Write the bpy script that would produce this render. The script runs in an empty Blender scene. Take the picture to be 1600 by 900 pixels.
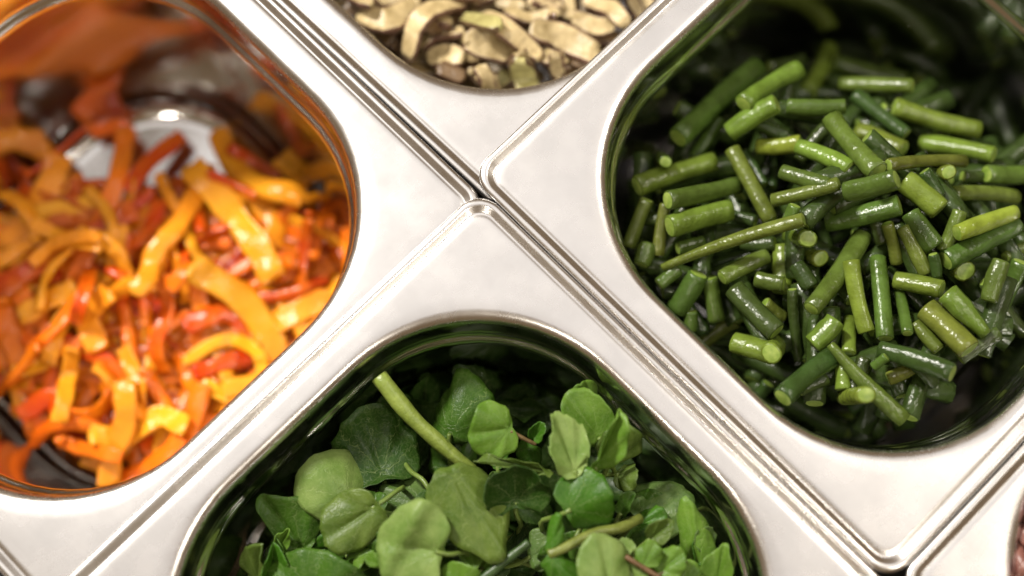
import bpy, bmesh, math, random
import numpy as np
from mathutils import Vector, Matrix

random.seed(7)
SC = bpy.context.scene
COL = SC.collection
R = math.radians

# ---------------------------------------------------------------- camera
FPX, TH, DIST = 2340.0, R(13.5), 450.0            # focal length (px of a 1600 px frame), pitch, distance in mm
cam_d = bpy.data.cameras.new('camera')
cam = bpy.data.objects.new('camera', cam_d)
COL.objects.link(cam)
cam_d.sensor_width = 36.0
cam_d.lens = FPX / 1600 * 36
cam_d.clip_start, cam_d.clip_end = 0.01, 50
cam.location = (0, -DIST * math.sin(TH) / 1000, DIST * math.cos(TH) / 1000)
cam.rotation_euler = (TH, 0, 0)
cam_d.dof.use_dof = True
cam_d.dof.focus_distance = 0.456
cam_d.dof.aperture_fstop = 3.1
SC.camera = cam

# ---------------------------------------------------------------- light
world = bpy.data.worlds.new('World')
SC.world = world
world.use_nodes = True
bg = world.node_tree.nodes['Background']
bg.inputs[0].default_value = (0.34, 0.22, 0.115, 1)
bg.inputs[1].default_value = 0.52

def area(name, loc, size, power, color, target=(0, 0, 0), size_y=None):
    d = bpy.data.lights.new(name, 'AREA')
    d.energy, d.color = power, color
    d.shape = 'RECTANGLE'
    d.size, d.size_y = size, size_y or size
    o = bpy.data.objects.new(name, d)
    COL.objects.link(o)
    o.location = loc
    o.rotation_euler = (Vector(target) - Vector(loc)).to_track_quat('-Z', 'Y').to_euler()
    return o

area('ceiling_light_panel', (0.0, 0.45, 1.55), 1.7, 5.0, (0.985, 0.985, 1.0), size_y=1.25)
area('ceiling_key_lamp', (-0.95, 0.95, 1.35), 0.24, 56, (1.0, 0.95, 0.87))
for x, y, z, p in ((-0.55, -0.75, 1.5, 3.2), (0.75, -0.55, 1.5, 5.0), (1.0, 0.35, 1.5, 8.0)):
    area('ceiling_spot', (x, y, z), 0.09, p, (1.0, 0.92, 0.80))

vs = SC.view_settings
vs.view_transform = 'Standard'
vs.look = 'None'
vs.exposure = 0.15
vs.gamma = 1.0
vs.use_curve_mapping = False

# ---------------------------------------------------------------- helpers
def at(px, py, z):
    """point (mm) at height z seen at a pixel of the 1600 x 900 photograph"""
    dx, dy = (px - 800) / FPX, -(py - 450) / FPX
    c, s = math.cos(TH), math.sin(TH)
    d = (dx, dy * c + s, dy * s - c)
    o = (0, -DIST * s, DIST * c)
    k = (z - o[2]) / d[2]
    return np.array([o[0] + k * d[0], o[1] + k * d[1], z])

def proj(p):
    """pixel of the photograph at which a point (mm) shows"""
    c, s = math.cos(TH), math.sin(TH)
    x, y, z = p[0], p[1] + DIST * s, p[2] - DIST * c
    yc, zc = y * c + z * s, -y * s + z * c
    return 800 + FPX * x / -zc, 450 - FPX * yc / -zc

def mm_per_px(z):
    return (DIST - z) / FPX

def material(name):
    m = bpy.data.materials.new(name)
    m.use_nodes = True
    nt = m.node_tree
    return m, nt, nt.nodes['Principled BSDF'], nt.nodes.new, nt.links.new

def noise(nt, scale, detail=4, rough=0.55, coord='Object', mapping=None):
    tc = nt.nodes.new('ShaderNodeTexCoord')
    n = nt.nodes.new('ShaderNodeTexNoise')
    n.inputs['Scale'].default_value = scale
    n.inputs['Detail'].default_value = detail
    n.inputs['Roughness'].default_value = rough
    if mapping:
        mp = nt.nodes.new('ShaderNodeMapping')
        mp.inputs['Scale'].default_value = mapping
        nt.links.new(tc.outputs[coord], mp.inputs[0])
        nt.links.new(mp.outputs[0], n.inputs['Vector'])
    else:
        nt.links.new(tc.outputs[coord], n.inputs['Vector'])
    return n

def ramp(nt, src, stops):
    r = nt.nodes.new('ShaderNodeValToRGB')
    while len(r.color_ramp.elements) < len(stops):
        r.color_ramp.elements.new(0.5)
    for e, (p, c) in zip(r.color_ramp.elements, stops):
        e.position = p
        e.color = (*c, 1) if len(c) == 3 else c
    nt.links.new(src, r.inputs[0])
    return r

def bump(nt, bs, src, strength, dist, prev=None):
    b = nt.nodes.new('ShaderNodeBump')
    b.inputs['Strength'].default_value = strength
    b.inputs['Distance'].default_value = dist
    nt.links.new(src, b.inputs['Height'])
    if prev:
        nt.links.new(prev.outputs[0], b.inputs['Normal'])
    nt.links.new(b.outputs[0], bs.inputs['Normal'])
    return b

def mixc(nt, fac, a, b, mode='MIX'):
    m = nt.nodes.new('ShaderNodeMix')
    m.data_type = 'RGBA'
    m.blend_type = mode
    for sock, v in ((m.inputs[0], fac), (m.inputs[6], a), (m.inputs[7], b)):
        if hasattr(v, 'is_output'):
            nt.links.new(v, sock)
        elif isinstance(v, tuple):
            sock.default_value = (*v, 1)
        else:
            sock.default_value = v
    return m.outputs[2]

# ---------------------------------------------------------------- materials
def make_steel(name, rough):
    m, nt, bs, N, Lk = material(name)
    bs.inputs['Metallic'].default_value = 1
    n1 = noise(nt, 55, 5)
    c = ramp(nt, n1.outputs[0], ((0.3, (0.69, 0.675, 0.66)), (0.75, (0.77, 0.755, 0.74))))
    Lk(c.outputs[0], bs.inputs['Base Color'])
    n2 = noise(nt, 1400, 3, 0.7)
    n3 = noise(nt, 90, 4, 0.6)
    add = N('ShaderNodeMath'); add.operation = 'MULTIPLY_ADD'
    Lk(n3.outputs[0], add.inputs[0]); add.inputs[1].default_value = 0.12; add.inputs[2].default_value = rough
    Lk(add.outputs[0], bs.inputs['Roughness'])
    b1 = bump(nt, bs, n2.outputs[0], 0.04, 0.0002)
    n4 = noise(nt, 28, 3, 0.5)
    b4 = bump(nt, bs, n4.outputs[0], 0.05, 0.003, b1)
    n5 = noise(nt, 1.0, 3, 0.6, mapping=(1600, 45, 45))
    b5 = bump(nt, bs, n5.outputs[0], 0.05, 0.0002, b4)
    n6 = noise(nt, 1.0, 2, 0.5, mapping=(60, 1900, 60))
    sc = ramp(nt, n6.outputs[0], ((0.66, (0, 0, 0)), (0.72, (1, 1, 1))))
    bump(nt, bs, sc.outputs[0], 0.05, 0.0002, b5)
    return m

def make_bean_skin():
    m, nt, bs, N, Lk = material('bean_skin')
    oi = N('ShaderNodeObjectInfo')
    n = noise(nt, 160, 4, 0.6, mapping=(1, 1, 1))
    c1 = mixc(nt, 0.55, oi.outputs['Color'], (0.30, 0.30, 0.10), 'MULTIPLY')
    r = ramp(nt, n.outputs[0], ((0.38, (0, 0, 0)), (0.66, (1, 1, 1))))
    Lk(mixc(nt, r.outputs[0], oi.outputs['Color'], c1), bs.inputs['Base Color'])
    bs.inputs['Roughness'].default_value = 0.24
    bs.inputs['Specular IOR Level'].default_value = 0.42
    w = noise(nt, 520, 3, 0.6)
    b = bump(nt, bs, w.outputs[0], 0.38, 0.0009)
    w2 = noise(nt, 190, 2, 0.5)
    bump(nt, bs, w2.outputs[0], 0.2, 0.001, b)
    return m

def make_bean_flesh():
    m, nt, bs, N, Lk = material('bean_flesh')
    n = noise(nt, 420, 3)
    c = ramp(nt, n.outputs[0], ((0.3, (0.12, 0.20, 0.02)), (0.7, (0.26, 0.34, 0.07))))
    Lk(c.outputs[0], bs.inputs['Base Color'])
    bs.inputs['Roughness'].default_value = 0.4
    return m

def make_pepper():
    m, nt, bs, N, Lk = material('pepper_skin')
    oi = N('ShaderNodeObjectInfo')
    n = noise(nt, 48, 4, 0.6)
    amber = mixc(nt, 0.7, oi.outputs['Color'], (0.66, 0.19, 0.006))
    r = ramp(nt, n.outputs[0], ((0.40, (0, 0, 0)), (0.66, (1, 1, 1))))
    Lk(mixc(nt, r.outputs[0], oi.outputs['Color'], amber), bs.inputs['Base Color'])
    bs.inputs['Roughness'].default_value = 0.24
    bs.inputs['Specular IOR Level'].default_value = 0.32
    w = noise(nt, 300, 3, 0.6)
    b = bump(nt, bs, w.outputs[0], 0.4, 0.0012)
    w2 = noise(nt, 110, 2, 0.5)
    bump(nt, bs, w2.outputs[0], 0.35, 0.002, b)
    return m

def make_mushroom(name, lo, hi, rough):
    m, nt, bs, N, Lk = material(name)
    n = noise(nt, 130, 5, 0.65)
    c = ramp(nt, n.outputs[0], ((0.30, lo), (0.68, hi)))
    oi = N('ShaderNodeObjectInfo')
    Lk(mixc(nt, 1.0, c.outputs[0], oi.outputs['Color'], 'MULTIPLY'), bs.inputs['Base Color'])
    bs.inputs['Roughness'].default_value = rough
    w = noise(nt, 330, 3, 0.6)
    bump(nt, bs, w.outputs[0], 0.5, 0.0012)
    return m

def make_leaf():
    m, nt, bs, N, Lk = material('cress_leaf')
    oi = N('ShaderNodeObjectInfo')
    uv = N('ShaderNodeUVMap'); uv.uv_map = 'UVMap'
    sep = N('ShaderNodeSeparateXYZ'); Lk(uv.outputs[0], sep.inputs[0])
    def math_(op, a, b=None):
        q = N('ShaderNodeMath'); q.operation = op
        for i, v in enumerate((a, b)):
            if v is None:
                continue
            if hasattr(v, 'is_output'):
                Lk(v, q.inputs[i])
            else:
                q.inputs[i].default_value = v
        return q.outputs[0]
    # palmate veins: uv = (angle round the stalk, distance from it)
    nz = noise(nt, 9, 3, 0.5, 'UV')
    ang = math_('ADD', sep.outputs[0], math_('MULTIPLY', math_('SUBTRACT', nz.outputs[0], 0.5), 0.10))
    s = math_('ABSOLUTE', math_('SINE', math_('MULTIPLY', ang, math.pi * 7.0)))
    width = math_('ADD', math_('MULTIPLY', sep.outputs[1], 0.55), 0.05)
    vein = math_('SUBTRACT', 1.0, math_('MINIMUM', math_('MULTIPLY', math_('MULTIPLY', s, width), 26.0), 1.0))
    tc = N('ShaderNodeTexCoord')
    vo = N('ShaderNodeTexVoronoi'); vo.feature = 'DISTANCE_TO_EDGE'
    vo.inputs['Scale'].default_value = 340
    dn = noise(nt, 260, 2)
    dm = mixc(nt, 0.012, tc.outputs['Object'], dn.outputs['Color'])
    Lk(dm, vo.inputs['Vector'])
    net = math_('SUBTRACT', 1.0, math_('MINIMUM', math_('MULTIPLY', vo.outputs['Distance'], 9.0), 1.0))
    allv = math_('MAXIMUM', vein, math_('MULTIPLY', net, 0.28))
    n = noise(nt, 120, 4, 0.6)
    dark = mixc(nt, 1.0, oi.outputs['Color'], (0.55, 0.66, 0.45), 'MULTIPLY')
    r = ramp(nt, n.outputs[0], ((0.36, (0, 0, 0)), (0.68, (1, 1, 1))))
    base = mixc(nt, r.outputs[0], dark, oi.outputs['Color'])
    light = mixc(nt, 0.34, base, (0.42, 0.52, 0.20))
    colr = mixc(nt, math_('MULTIPLY', allv, 0.75), base, light)
    Lk(colr, bs.inputs['Base Color'])
    bs.inputs['Roughness'].default_value = 0.38
    bs.inputs['Specular IOR Level'].default_value = 0.30
    b = bump(nt, bs, math_('MULTIPLY', allv, -1.0), 0.32, 0.0005)
    n2 = noise(nt, 620, 3)
    b2 = bump(nt, bs, n2.outputs[0], 0.07, 0.0003, b)
    n3 = noise(nt, 95, 2)
    bump(nt, bs, n3.outputs[0], 0.12, 0.0015, b2)
    tr = N('ShaderNodeBsdfTranslucent')
    Lk(mixc(nt, 1.0, colr, (1.0, 1.0, 0.5), 'MULTIPLY'), tr.inputs[0])
    mx = N('ShaderNodeMixShader'); mx.inputs[0].default_value = 0.30
    out = nt.nodes['Material Output']
    Lk(bs.outputs[0], mx.inputs[1]); Lk(tr.outputs[0], mx.inputs[2]); Lk(mx.outputs[0], out.inputs['Surface'])
    return m

def make_stalk():
    m, nt, bs, N, Lk = material('cress_stalk')
    oi = N('ShaderNodeObjectInfo')
    n = noise(nt, 210, 4, 0.6)
    r = ramp(nt, n.outputs[0], ((0.35, (0.62, 0.66, 0.5)), (0.7, (1, 1, 1))))
    Lk(mixc(nt, 1.0, oi.outputs['Color'], r.outputs[0], 'MULTIPLY'), bs.inputs['Base Color'])
    bs.inputs['Roughness'].default_value = 0.4
    w = noise(nt, 700, 3)
    bump(nt, bs, w.outputs[0], 0.3, 0.0008)
    return m

def make_dark():
    m, nt, bs, N, Lk = material('dark_well')
    n = noise(nt, 40, 3)
    c = ramp(nt, n.outputs[0], ((0.3, (0.006, 0.007, 0.006)), (0.7, (0.015, 0.015, 0.014))))
    Lk(c.outputs[0], bs.inputs['Base Color'])
    bs.inputs['Roughness'].default_value = 0.6
    return m

STEEL, POLISHED, BEAN, BFLESH, PEPPER = make_steel('brushed_steel', 0.21), make_steel('polished_steel', 0.07), make_bean_skin(), make_bean_flesh(), make_pepper()
MFACE = make_mushroom('mushroom_flesh', (0.26, 0.195, 0.085), (0.62, 0.51, 0.29), 0.40)
MEDGE = make_mushroom('mushroom_skin', (0.07, 0.035, 0.022), (0.24, 0.14, 0.10), 0.3)
ONION = make_mushroom('onion_flesh', (0.17, 0.045, 0.04), (0.42, 0.20, 0.15), 0.35)
LEAF, STALK, DARK = make_leaf(), make_stalk(), make_dark()

# ---------------------------------------------------------------- object helpers
def mesh_of(verts, faces, mats, mat_idx=None, uvs=None, smooth=True):
    me = bpy.data.meshes.new('mesh')
    me.from_pydata([tuple(v) for v in verts], [], faces)
    for m in mats:
        me.materials.append(m)
    if mat_idx:
        me.polygons.foreach_set('material_index', mat_idx)
    me.polygons.foreach_set('use_smooth', [smooth] * len(faces))
    if uvs is not None:
        ul = me.uv_layers.new(name='UVMap')
        for lp in me.loops:
            ul.data[lp.index].uv = uvs[lp.vertex_index]
    me.update()
    return me

def link(name, me, loc=(0, 0, 0), parent=None, color=None):
    o = bpy.data.objects.new(name, me)
    COL.objects.link(o)
    o.location = loc
    if me is not None:
        me.name = name
    if parent is not None:
        o.parent = parent
    if color is not None:
        o.color = (*color, 1)
    return o

def tag(o, label, cat, group=None, kind=None):
    o['label'], o['category'] = label, cat
    if group:
        o['group'] = group
    if kind:
        o['kind'] = kind
    return o

def catmull(pts, n):
    P = [np.array(p, float) for p in pts]
    if len(P) == 2:
        return [P[0] + (P[1] - P[0]) * i / (n - 1) for i in range(n)]
    P = [2 * P[0] - P[1]] + P + [2 * P[-1] - P[-2]]
    m = len(P) - 3
    out = []
    for i in range(n):
        u = i / (n - 1) * m
        k = min(int(u), m - 1)
        t = u - k
        a, b, c, d = P[k:k + 4]
        out.append(0.5 * (2 * b + (c - a) * t + (2 * a - 5 * b + 4 * c - d) * t * t + (3 * b - a - 3 * c + d) * t ** 3))
    return out

def sweep(path, width, thick, roll=0.0, taper=None, cup=0.0, M=12, box=0.6, mats=None, edge_slot=None, cap_slot=None, wob=0.0, rng=random):
    """a strip, pod or slice swept along a path given in mm; returns verts (mm), faces, material indices"""
    n = len(path)
    V, F, MI = [], [], []
    prev = None
    ph = rng.uniform(0, 6)
    for i, p in enumerate(path):
        t = path[min(i + 1, n - 1)] - path[max(i - 1, 0)]
        t = t / (np.linalg.norm(t) + 1e-9)
        up = np.array([0, 0, 1.0]) if abs(t[2]) < 0.93 else np.array([0, 1.0, 0])
        s = np.cross(t, up); s /= np.linalg.norm(s)
        if prev is not None and np.dot(s, prev) < 0:
            s = -s
        prev = s
        q = np.cross(s, t)
        ro = roll + 0.25 * wob * math.sin(i * 0.7 + ph)
        s2 = s * math.cos(ro) + q * math.sin(ro)
        q2 = -s * math.sin(ro) + q * math.cos(ro)
        k = taper(i / (n - 1)) if taper else 1.0
        k *= 1 + 0.10 * wob * math.sin(i * 1.1 + ph * 2)
        for j in range(M):
            a = 2 * math.pi * j / M
            ca, sa = math.cos(a), math.sin(a)
            x = math.copysign(abs(ca) ** box, ca) * width / 2 * k
            y = math.copysign(abs(sa) ** box, sa) * thick / 2 * (0.55 + 0.45 * k)
            y += cup * ((2 * x / width) ** 2)
            V.append(p + s2 * x + q2 * y)
    for i in range(n - 1):
        for j in range(M):
            a, b = i * M + j, i * M + (j + 1) % M
            F.append((a, b, b + M, a + M))
            mid = 2 * math.pi * (j + 0.5) / M
            MI.append(edge_slot if edge_slot is not None and abs(math.cos(mid)) > 0.8 else 0)
    for base, e, rev in ((0, 0, True), ((n - 1) * M, n - 1, False)):
        t = path[e] - path[e - 1 if e else 1]
        t = t / (np.linalg.norm(t) + 1e-9)
        ring = [base + j for j in range(M)]
        c0 = sum(V[k] for k in ring) / M
        ins = len(V)
        for k in ring:
            V.append(c0 + (V[k] - c0) * 0.82 + t * 0.25)
        V.append(c0 + t * 0.05)
        for j in range(M):
            a, b = ring[j], ring[(j + 1) % M]
            c, d = ins + (j + 1) % M, ins + j
            f1, f2 = (a, b, c, d), (d, c, ins + M)
            if rev:
                f1, f2 = f1[::-1], f2[::-1]
            F.append(f1); MI.append(0 if cap_slot is None else 0)
            F.append(f2); MI.append(0 if cap_slot is None else cap_slot)
    return V, F, MI

def place(name, V, F, mats, MI=None, uvs=None, parent=None, color=None):
    V = np.array(V) / 1000.0
    c = V.mean(0)
    c[2] = V[:, 2].min()
    if parent is not None:
        off = np.array(parent.location)
        o = link(name, mesh_of(V - c, F, mats, MI, uvs), tuple(c - off), parent, color)
    else:
        o = link(name, mesh_of(V - c, F, mats, MI, uvs), tuple(c), None, color)
    return o

# ---------------------------------------------------------------- the pans (1/6 size steel food pans)
HALF_U, HALF = 88.5, 86.0                       # half the rim's length and width, mm

def ring_pts(inset, rad, z, nc=14, ns=5):
    h, g = HALF - inset, HALF_U - HALF
    rad = min(rad, h - 1)
    pts = []
    for q in range(4):
        a0 = math.pi / 2 * q
        cx, cy = ((1, 1), (-1, 1), (-1, -1), (1, -1))[q]
        cx, cy = cx * (h + g - rad), cy * (h - rad)
        for k in range(nc + 1):
            a = a0 + math.pi / 2 * k / nc
            pts.append((cx + rad * math.cos(a), cy + rad * math.sin(a), z))
        nx, ny = ((-1, 1), (-1, -1), (1, -1), (1, 1))[q]
        nx, ny = nx * (h + g - rad), ny * (h - rad)
        a1 = a0 + math.pi / 2
        x0, y0 = pts[-1][0], pts[-1][1]
        x1, y1 = nx + rad * math.cos(a1), ny + rad * math.sin(a1)
        for k in range(1, ns + 1):
            u = k / (ns + 1)
            pts.append((x0 + (x1 - x0) * u, y0 + (y1 - y0) * u, z))
    return pts

def loft(rings, close_end=False, shift=(0, 0)):
    V, F = [], []
    n = len(ring_pts(0, 8, 0))
    for r in rings:
        k = min(1.0, max(0.0, (r[0] - 5.5) / 4.3))
        V += [(x + shift[0] * k, y + shift[1] * k, z) for x, y, z in ring_pts(*r)]
    for i in range(len(rings) - 1):
        for j in range(n):
            a, b = i * n + j, i * n + (j + 1) % n
            F.append((a, a + n, b + n, b))
    if close_end:
        base = (len(rings) - 1) * n
        V.append((shift[0], shift[1], rings[-1][2]))
        for j in range(n):
            F.append((base + j, len(V) - 1, base + (j + 1) % n))
    return [np.array(v) / 1000 for v in V], F

bead = [(0.35, 8, -1.6), (0.0, 8, -0.6), (0.0, 8, 0.0), (0.2, 8, 0.45), (0.65, 7.8, 0.8), (1.3, 7.4, 0.95), (1.9, 7, 0.92), (2.35, 6.6, 0.74),
        (3.7, 5.5, -0.22), (4.1, 5.3, -0.36), (4.5, 5.2, -0.28), (4.9, 5.1, -0.14), (5.4, 5.0, -0.03), (6.2, 6, 0.0), (7.3, 12, 0.0), (8.2, 26, 0.0)]
rim_rings = [(8.2, 26, -1.0), (5.8, 5.0, -1.1), (4.3, 5.3, -1.35), (2.6, 6.6, -0.4), (1.4, 7.4, 0.2), (0.9, 7.7, -1.5)] + bead
basin_rings = [(8.2, 26, 0.0), (9.0, 46, 0.0), (9.8, 52, -0.08), (10.6, 53, -0.35), (11.3, 53, -0.8), (11.9, 53, -1.5), (12.35, 52.6, -2.5), (12.55, 52.4, -3.6),
               (13.2, 52, -12.0), (13.35, 51.8, -13.2), (13.75, 51.5, -14.2), (14.5, 51, -15.0), (15.2, 50.5, -15.8), (15.6, 50, -17.0), (15.75, 50, -18.5),
               (17.5, 49, -50), (19.2, 48, -86.0), (19.8, 47.5, -90.0), (21.2, 46, -94.0), (23.6, 44, -97.6), (26.8, 41, -99.5), (30, 38, -100.0), (50, 25, -100.0)]
outer_rings = [(30, 38, -101.0), (26.2, 41, -100.5), (22.6, 44, -98.2), (20.2, 46, -94.4), (18.8, 47.5, -90), (16.5, 49, -50), (14.6, 50, -17), (12.2, 52, -11), (11.5, 52.5, -3.5), (10.2, 52, -1.5), (8.2, 26, -1.0)]
def basin(shift):
    v, f = loft(rim_rings, False, shift)
    rim = mesh_of(v, f, [STEEL])
    v, f = loft(basin_rings, True, shift)
    a = mesh_of(v, f, [STEEL, POLISHED], [1 if min(v[i][2] for i in q) < -0.006 else 0 for q in f])
    v, f = loft(outer_rings, False, shift)
    return rim, a, mesh_of(v, f, [STEEL])

class Pan:
    def __init__(self, u0, v0, dz, rot, label, shift=(0, 0)):
        """u0, v0: least u (towards upper right) and v (towards upper left) of the rim, mm"""
        self.cu, self.cv = u0 + HALF_U, v0 + HALF
        s = math.sqrt(0.5)
        self.c = np.array([(self.cu - self.cv) * s, (self.cu + self.cv) * s])
        self.rot = R(45 + rot)
        self.dz = dz
        self.shift = np.array(shift, float)
        rme, bme, ome = basin(shift)
        e = link('food_pan', None, (self.c[0] / 1000, self.c[1] / 1000, (dz - 101.0) / 1000))
        e.rotation_euler.z = self.rot
        for nm, me in (('rim', rme), ('basin', bme), ('outer_shell', ome)):
            o = link(nm, me, (0, 0, 0.101), e)
            me.name = nm
        tag(e, label, 'pan', 'steel pans set side by side')
        self.obj = e
        self.H = np.full((221, 221), dz - 99.5)      # height map of the contents, 1 mm cells
        self.rng = random.Random(int(u0 * 7 + v0 * 13))
    def local(self, p):
        d = np.array(p[:2]) - self.c
        c, s = math.cos(-self.rot), math.sin(-self.rot)
        return np.array([d[0] * c - d[1] * s, d[0] * s + d[1] * c])
    def world(self, l):
        c, s = math.cos(self.rot), math.sin(self.rot)
        return np.array([l[0] * c - l[1] * s, l[0] * s + l[1] * c]) + self.c
    def clamp(self, p, margin):
        """push a point inside the basin"""
        z = p[2] - self.dz
        ins = 16 + 4 * min(1, max(0, (-z - 16) / 74)) if z < -15 else 13.5
        rad = 49
        h = np.array([HALF_U, HALF]) - ins - margin
        l = self.local(p) - self.shift
        rr = max(2, rad - margin)
        q = np.abs(l) - (h - rr)
        if q[0] > 0 and q[1] > 0:
            d = math.hypot(*q)
            if d > rr:
                l = np.sign(l) * ((h - rr) + q / d * rr)
        else:
            l = np.clip(l, -h, h)
        w = self.world(l + self.shift)
        return np.array([w[0], w[1], max(p[2], self.dz - 99.5)])
    def idx(self, x, y):
        i = int(round(x - self.c[0] + 110)); j = int(round(y - self.c[1] + 110))
        return min(220, max(0, i)), min(220, max(0, j))
    def mound(self, cx, cy, top, r0, r1):
        """lift the height map to a heap centred at a point"""
        X, Y = np.meshgrid(np.arange(221) - 110 + self.c[0], np.arange(221) - 110 + self.c[1], indexing='ij')
        d = np.hypot(X - cx, Y - cy)
        t = np.clip((r1 - d) / (r1 - r0), 0, 1)
        t = t * t * (3 - 2 * t)
        self.H = np.maximum(self.H, (self.dz - 99) + (top - (self.dz - 99)) * t)
    def hmax(self, p, r):
        i, j = self.idx(p[0], p[1]); r = max(1, int(r))
        return self.H[max(0, i - r):i + r + 1, max(0, j - r):j + r + 1]
    def stamp(self, p, r, z):
        i, j = self.idx(p[0], p[1]); r = max(1, int(r))
        s = self.H[max(0, i - r):i + r + 1, max(0, j - r):j + r + 1]
        np.maximum(s, z, out=s)

def merged(name, parts, mats, color):
    """one mesh from many (V, F, MI) pieces"""
    V, F, MI = [], [], []
    for pv, pf, pm in parts:
        b = len(V)
        V += list(pv)
        F += [tuple(i + b for i in f) for f in pf]
        MI += pm
    return place(name, V, F, mats, MI, color=color)

# rim spans: pepper and mushroom pans lie lowest, the bean and cress pans lap over their edges
P_PEP = Pan(-163.6, 22.5, 0.0, 0.2, 'steel food pan filled with red and yellow pepper strips', (-2.5, 0.3))
P_MUS = Pan(13.9, 21.0, -6.0, 0.9, 'steel food pan filled with pale brown mushroom slices', (2.0, 2.0))
P_BEAN = Pan(14.55, -138.6, 2.6, -0.4, 'steel food pan filled with cut green beans', (1.8, -2.5))
P_CRS = Pan(-162.6, -143.0, 2.6, -0.3, 'steel food pan filled with leafy green watercress', (-1.3, -1.4))
P_ONI = Pan(15.0, -311.0, 2.2, -0.4, 'steel food pan of pinkish onion slices beside the bean pan corner', (-2.5, 2.5))
P_EMP = Pan(-341.2, 22.0, 0.0, 0.0, 'steel pan edge adjoining the pepper pan across from the mushroom pan')

# dark well under the pans
bm = bmesh.new()
bmesh.ops.create_grid(bm, x_segments=8, y_segments=8, size=0.45)
me = bpy.data.meshes.new('counter_well'); bm.to_mesh(me); bm.free()
me.materials.append(DARK)
well = link('counter_well', me, (0, 0, -0.1072))
well['kind'] = 'structure'


NEXT_TO = {P_BEAN: ('the far side of the bean pan', 'the watercress pan', 'the mushroom pan', 'the onion pan'), P_PEP: ('the mushroom pan', 'the next steel pan', 'the far side of the pepper pan', 'the watercress pan'),
           P_MUS: ('the far side of the mushroom pan', 'the pepper pan', 'the open side of the mushroom pan', 'the bean pan'), P_CRS: ('the bean pan', 'the front edge of its pan', 'the pepper pan', 'the near side of its pan')}
def where(pan, p):
    """which neighbour a piece lies towards"""
    l = pan.local(p)
    if max(abs(l)) < 24:
        return 'in the middle of the heap'
    k = int(np.argmax(np.abs(l)))
    side = (0 if l[0] > 0 else 1) if k == 0 else (2 if l[1] > 0 else 3)
    return 'towards ' + NEXT_TO[pan][side]

# ---------------------------------------------------------------- green beans
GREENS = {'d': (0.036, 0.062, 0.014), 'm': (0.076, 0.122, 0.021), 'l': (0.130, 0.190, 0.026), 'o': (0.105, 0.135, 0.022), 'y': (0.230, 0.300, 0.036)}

def bean_mesh(p0, p1, r, rng, bend=0.03, taper=None, n=12, M=12):
    d = p1 - p0
    L = np.linalg.norm(d)
    side = np.cross(d / L, [0, 0, 1.0])
    if np.linalg.norm(side) < 0.1:
        side = np.array([1.0, 0, 0])
    side /= np.linalg.norm(side)
    b = rng.uniform(-bend, bend) * L
    path = [p0 + d * t + side * b * 4 * t * (1 - t) for t in np.linspace(0, 1, n)]
    sw = rng.uniform(0.0, 0.09)
    ph = rng.uniform(0, 6)
    tp = taper or (lambda t: 1 + sw * math.sin(t * 5 + ph))
    return sweep(path, 2 * r, 1.72 * r, rng.uniform(-0.6, 0.6), tp, M=M, box=0.9, cap_slot=1, wob=0.18, rng=rng)

def rest(pan, a, b, r, sink=0.8):
    """height line of a pod lying over the heap between points a and b"""
    ts = np.linspace(-0.5, 0.5, 13)
    m, d = (a + b) / 2, (b - a)
    c = np.array([np.percentile(pan.hmax(m + d * t, r * 0.55), 80) + r * sink for t in ts])
    best = None
    for i in range(7):                       # support on both sides of the middle
        for j in range(6, 13):
            if i == j:
                z0, s = c[6], 0.0
            else:
                s = (c[j] - c[i]) / (ts[j] - ts[i]); z0 = c[i] - s * ts[i]
            if best is None or z0 > best[0]:
                best = (z0, s)
    z0, s = best
    L = max(5.0, float(np.hypot(*d[:2])))
    s = float(np.clip(s, -0.55 * L, 0.55 * L))
    return z0 - s / 2, z0 + s / 2

BSHADE = {'d': 'dark glossy', 'm': 'medium green', 'l': 'bright grass green', 'o': 'dull olive', 'y': 'yellowish green'}
def bean_label(kind, w, L, tip, p):
    if kind == 'e':
        t = 'bean standing on end, pale cut face up, '
    elif tip:
        t = 'slender olive bean tapering to a thin tip, '
    else:
        t = '%s %scut bean piece lying ' % (BSHADE[kind], 'stubby ' if L < 62 else ('long ' if L > 103 else ('thin ' if w < 26 else ('thick ' if w > 36 else ''))))
    t += where(P_BEAN, p)
    return t, t

pan = P_BEAN
c0 = at(1240, 400, -55)
pan.mound(c0[0], c0[1], pan.dz - 50, 22, 90)
rb = random.Random(3)
under = []
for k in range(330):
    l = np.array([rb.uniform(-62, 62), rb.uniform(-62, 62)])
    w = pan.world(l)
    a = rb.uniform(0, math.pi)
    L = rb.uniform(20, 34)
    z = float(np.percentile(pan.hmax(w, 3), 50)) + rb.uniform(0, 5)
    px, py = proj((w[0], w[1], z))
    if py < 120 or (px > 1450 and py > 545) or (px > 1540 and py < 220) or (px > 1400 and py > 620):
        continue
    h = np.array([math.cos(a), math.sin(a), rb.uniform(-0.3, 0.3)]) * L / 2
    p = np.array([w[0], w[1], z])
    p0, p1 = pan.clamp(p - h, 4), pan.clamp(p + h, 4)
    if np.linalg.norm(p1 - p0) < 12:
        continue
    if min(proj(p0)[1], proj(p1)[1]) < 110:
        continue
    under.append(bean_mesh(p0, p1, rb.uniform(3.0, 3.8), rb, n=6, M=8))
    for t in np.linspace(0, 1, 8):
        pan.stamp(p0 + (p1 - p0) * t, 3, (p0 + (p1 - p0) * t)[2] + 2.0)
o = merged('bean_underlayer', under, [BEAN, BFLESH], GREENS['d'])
tag(o, 'mass of cut green beans lying underneath the top pieces', 'beans', kind='stuff')

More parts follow.
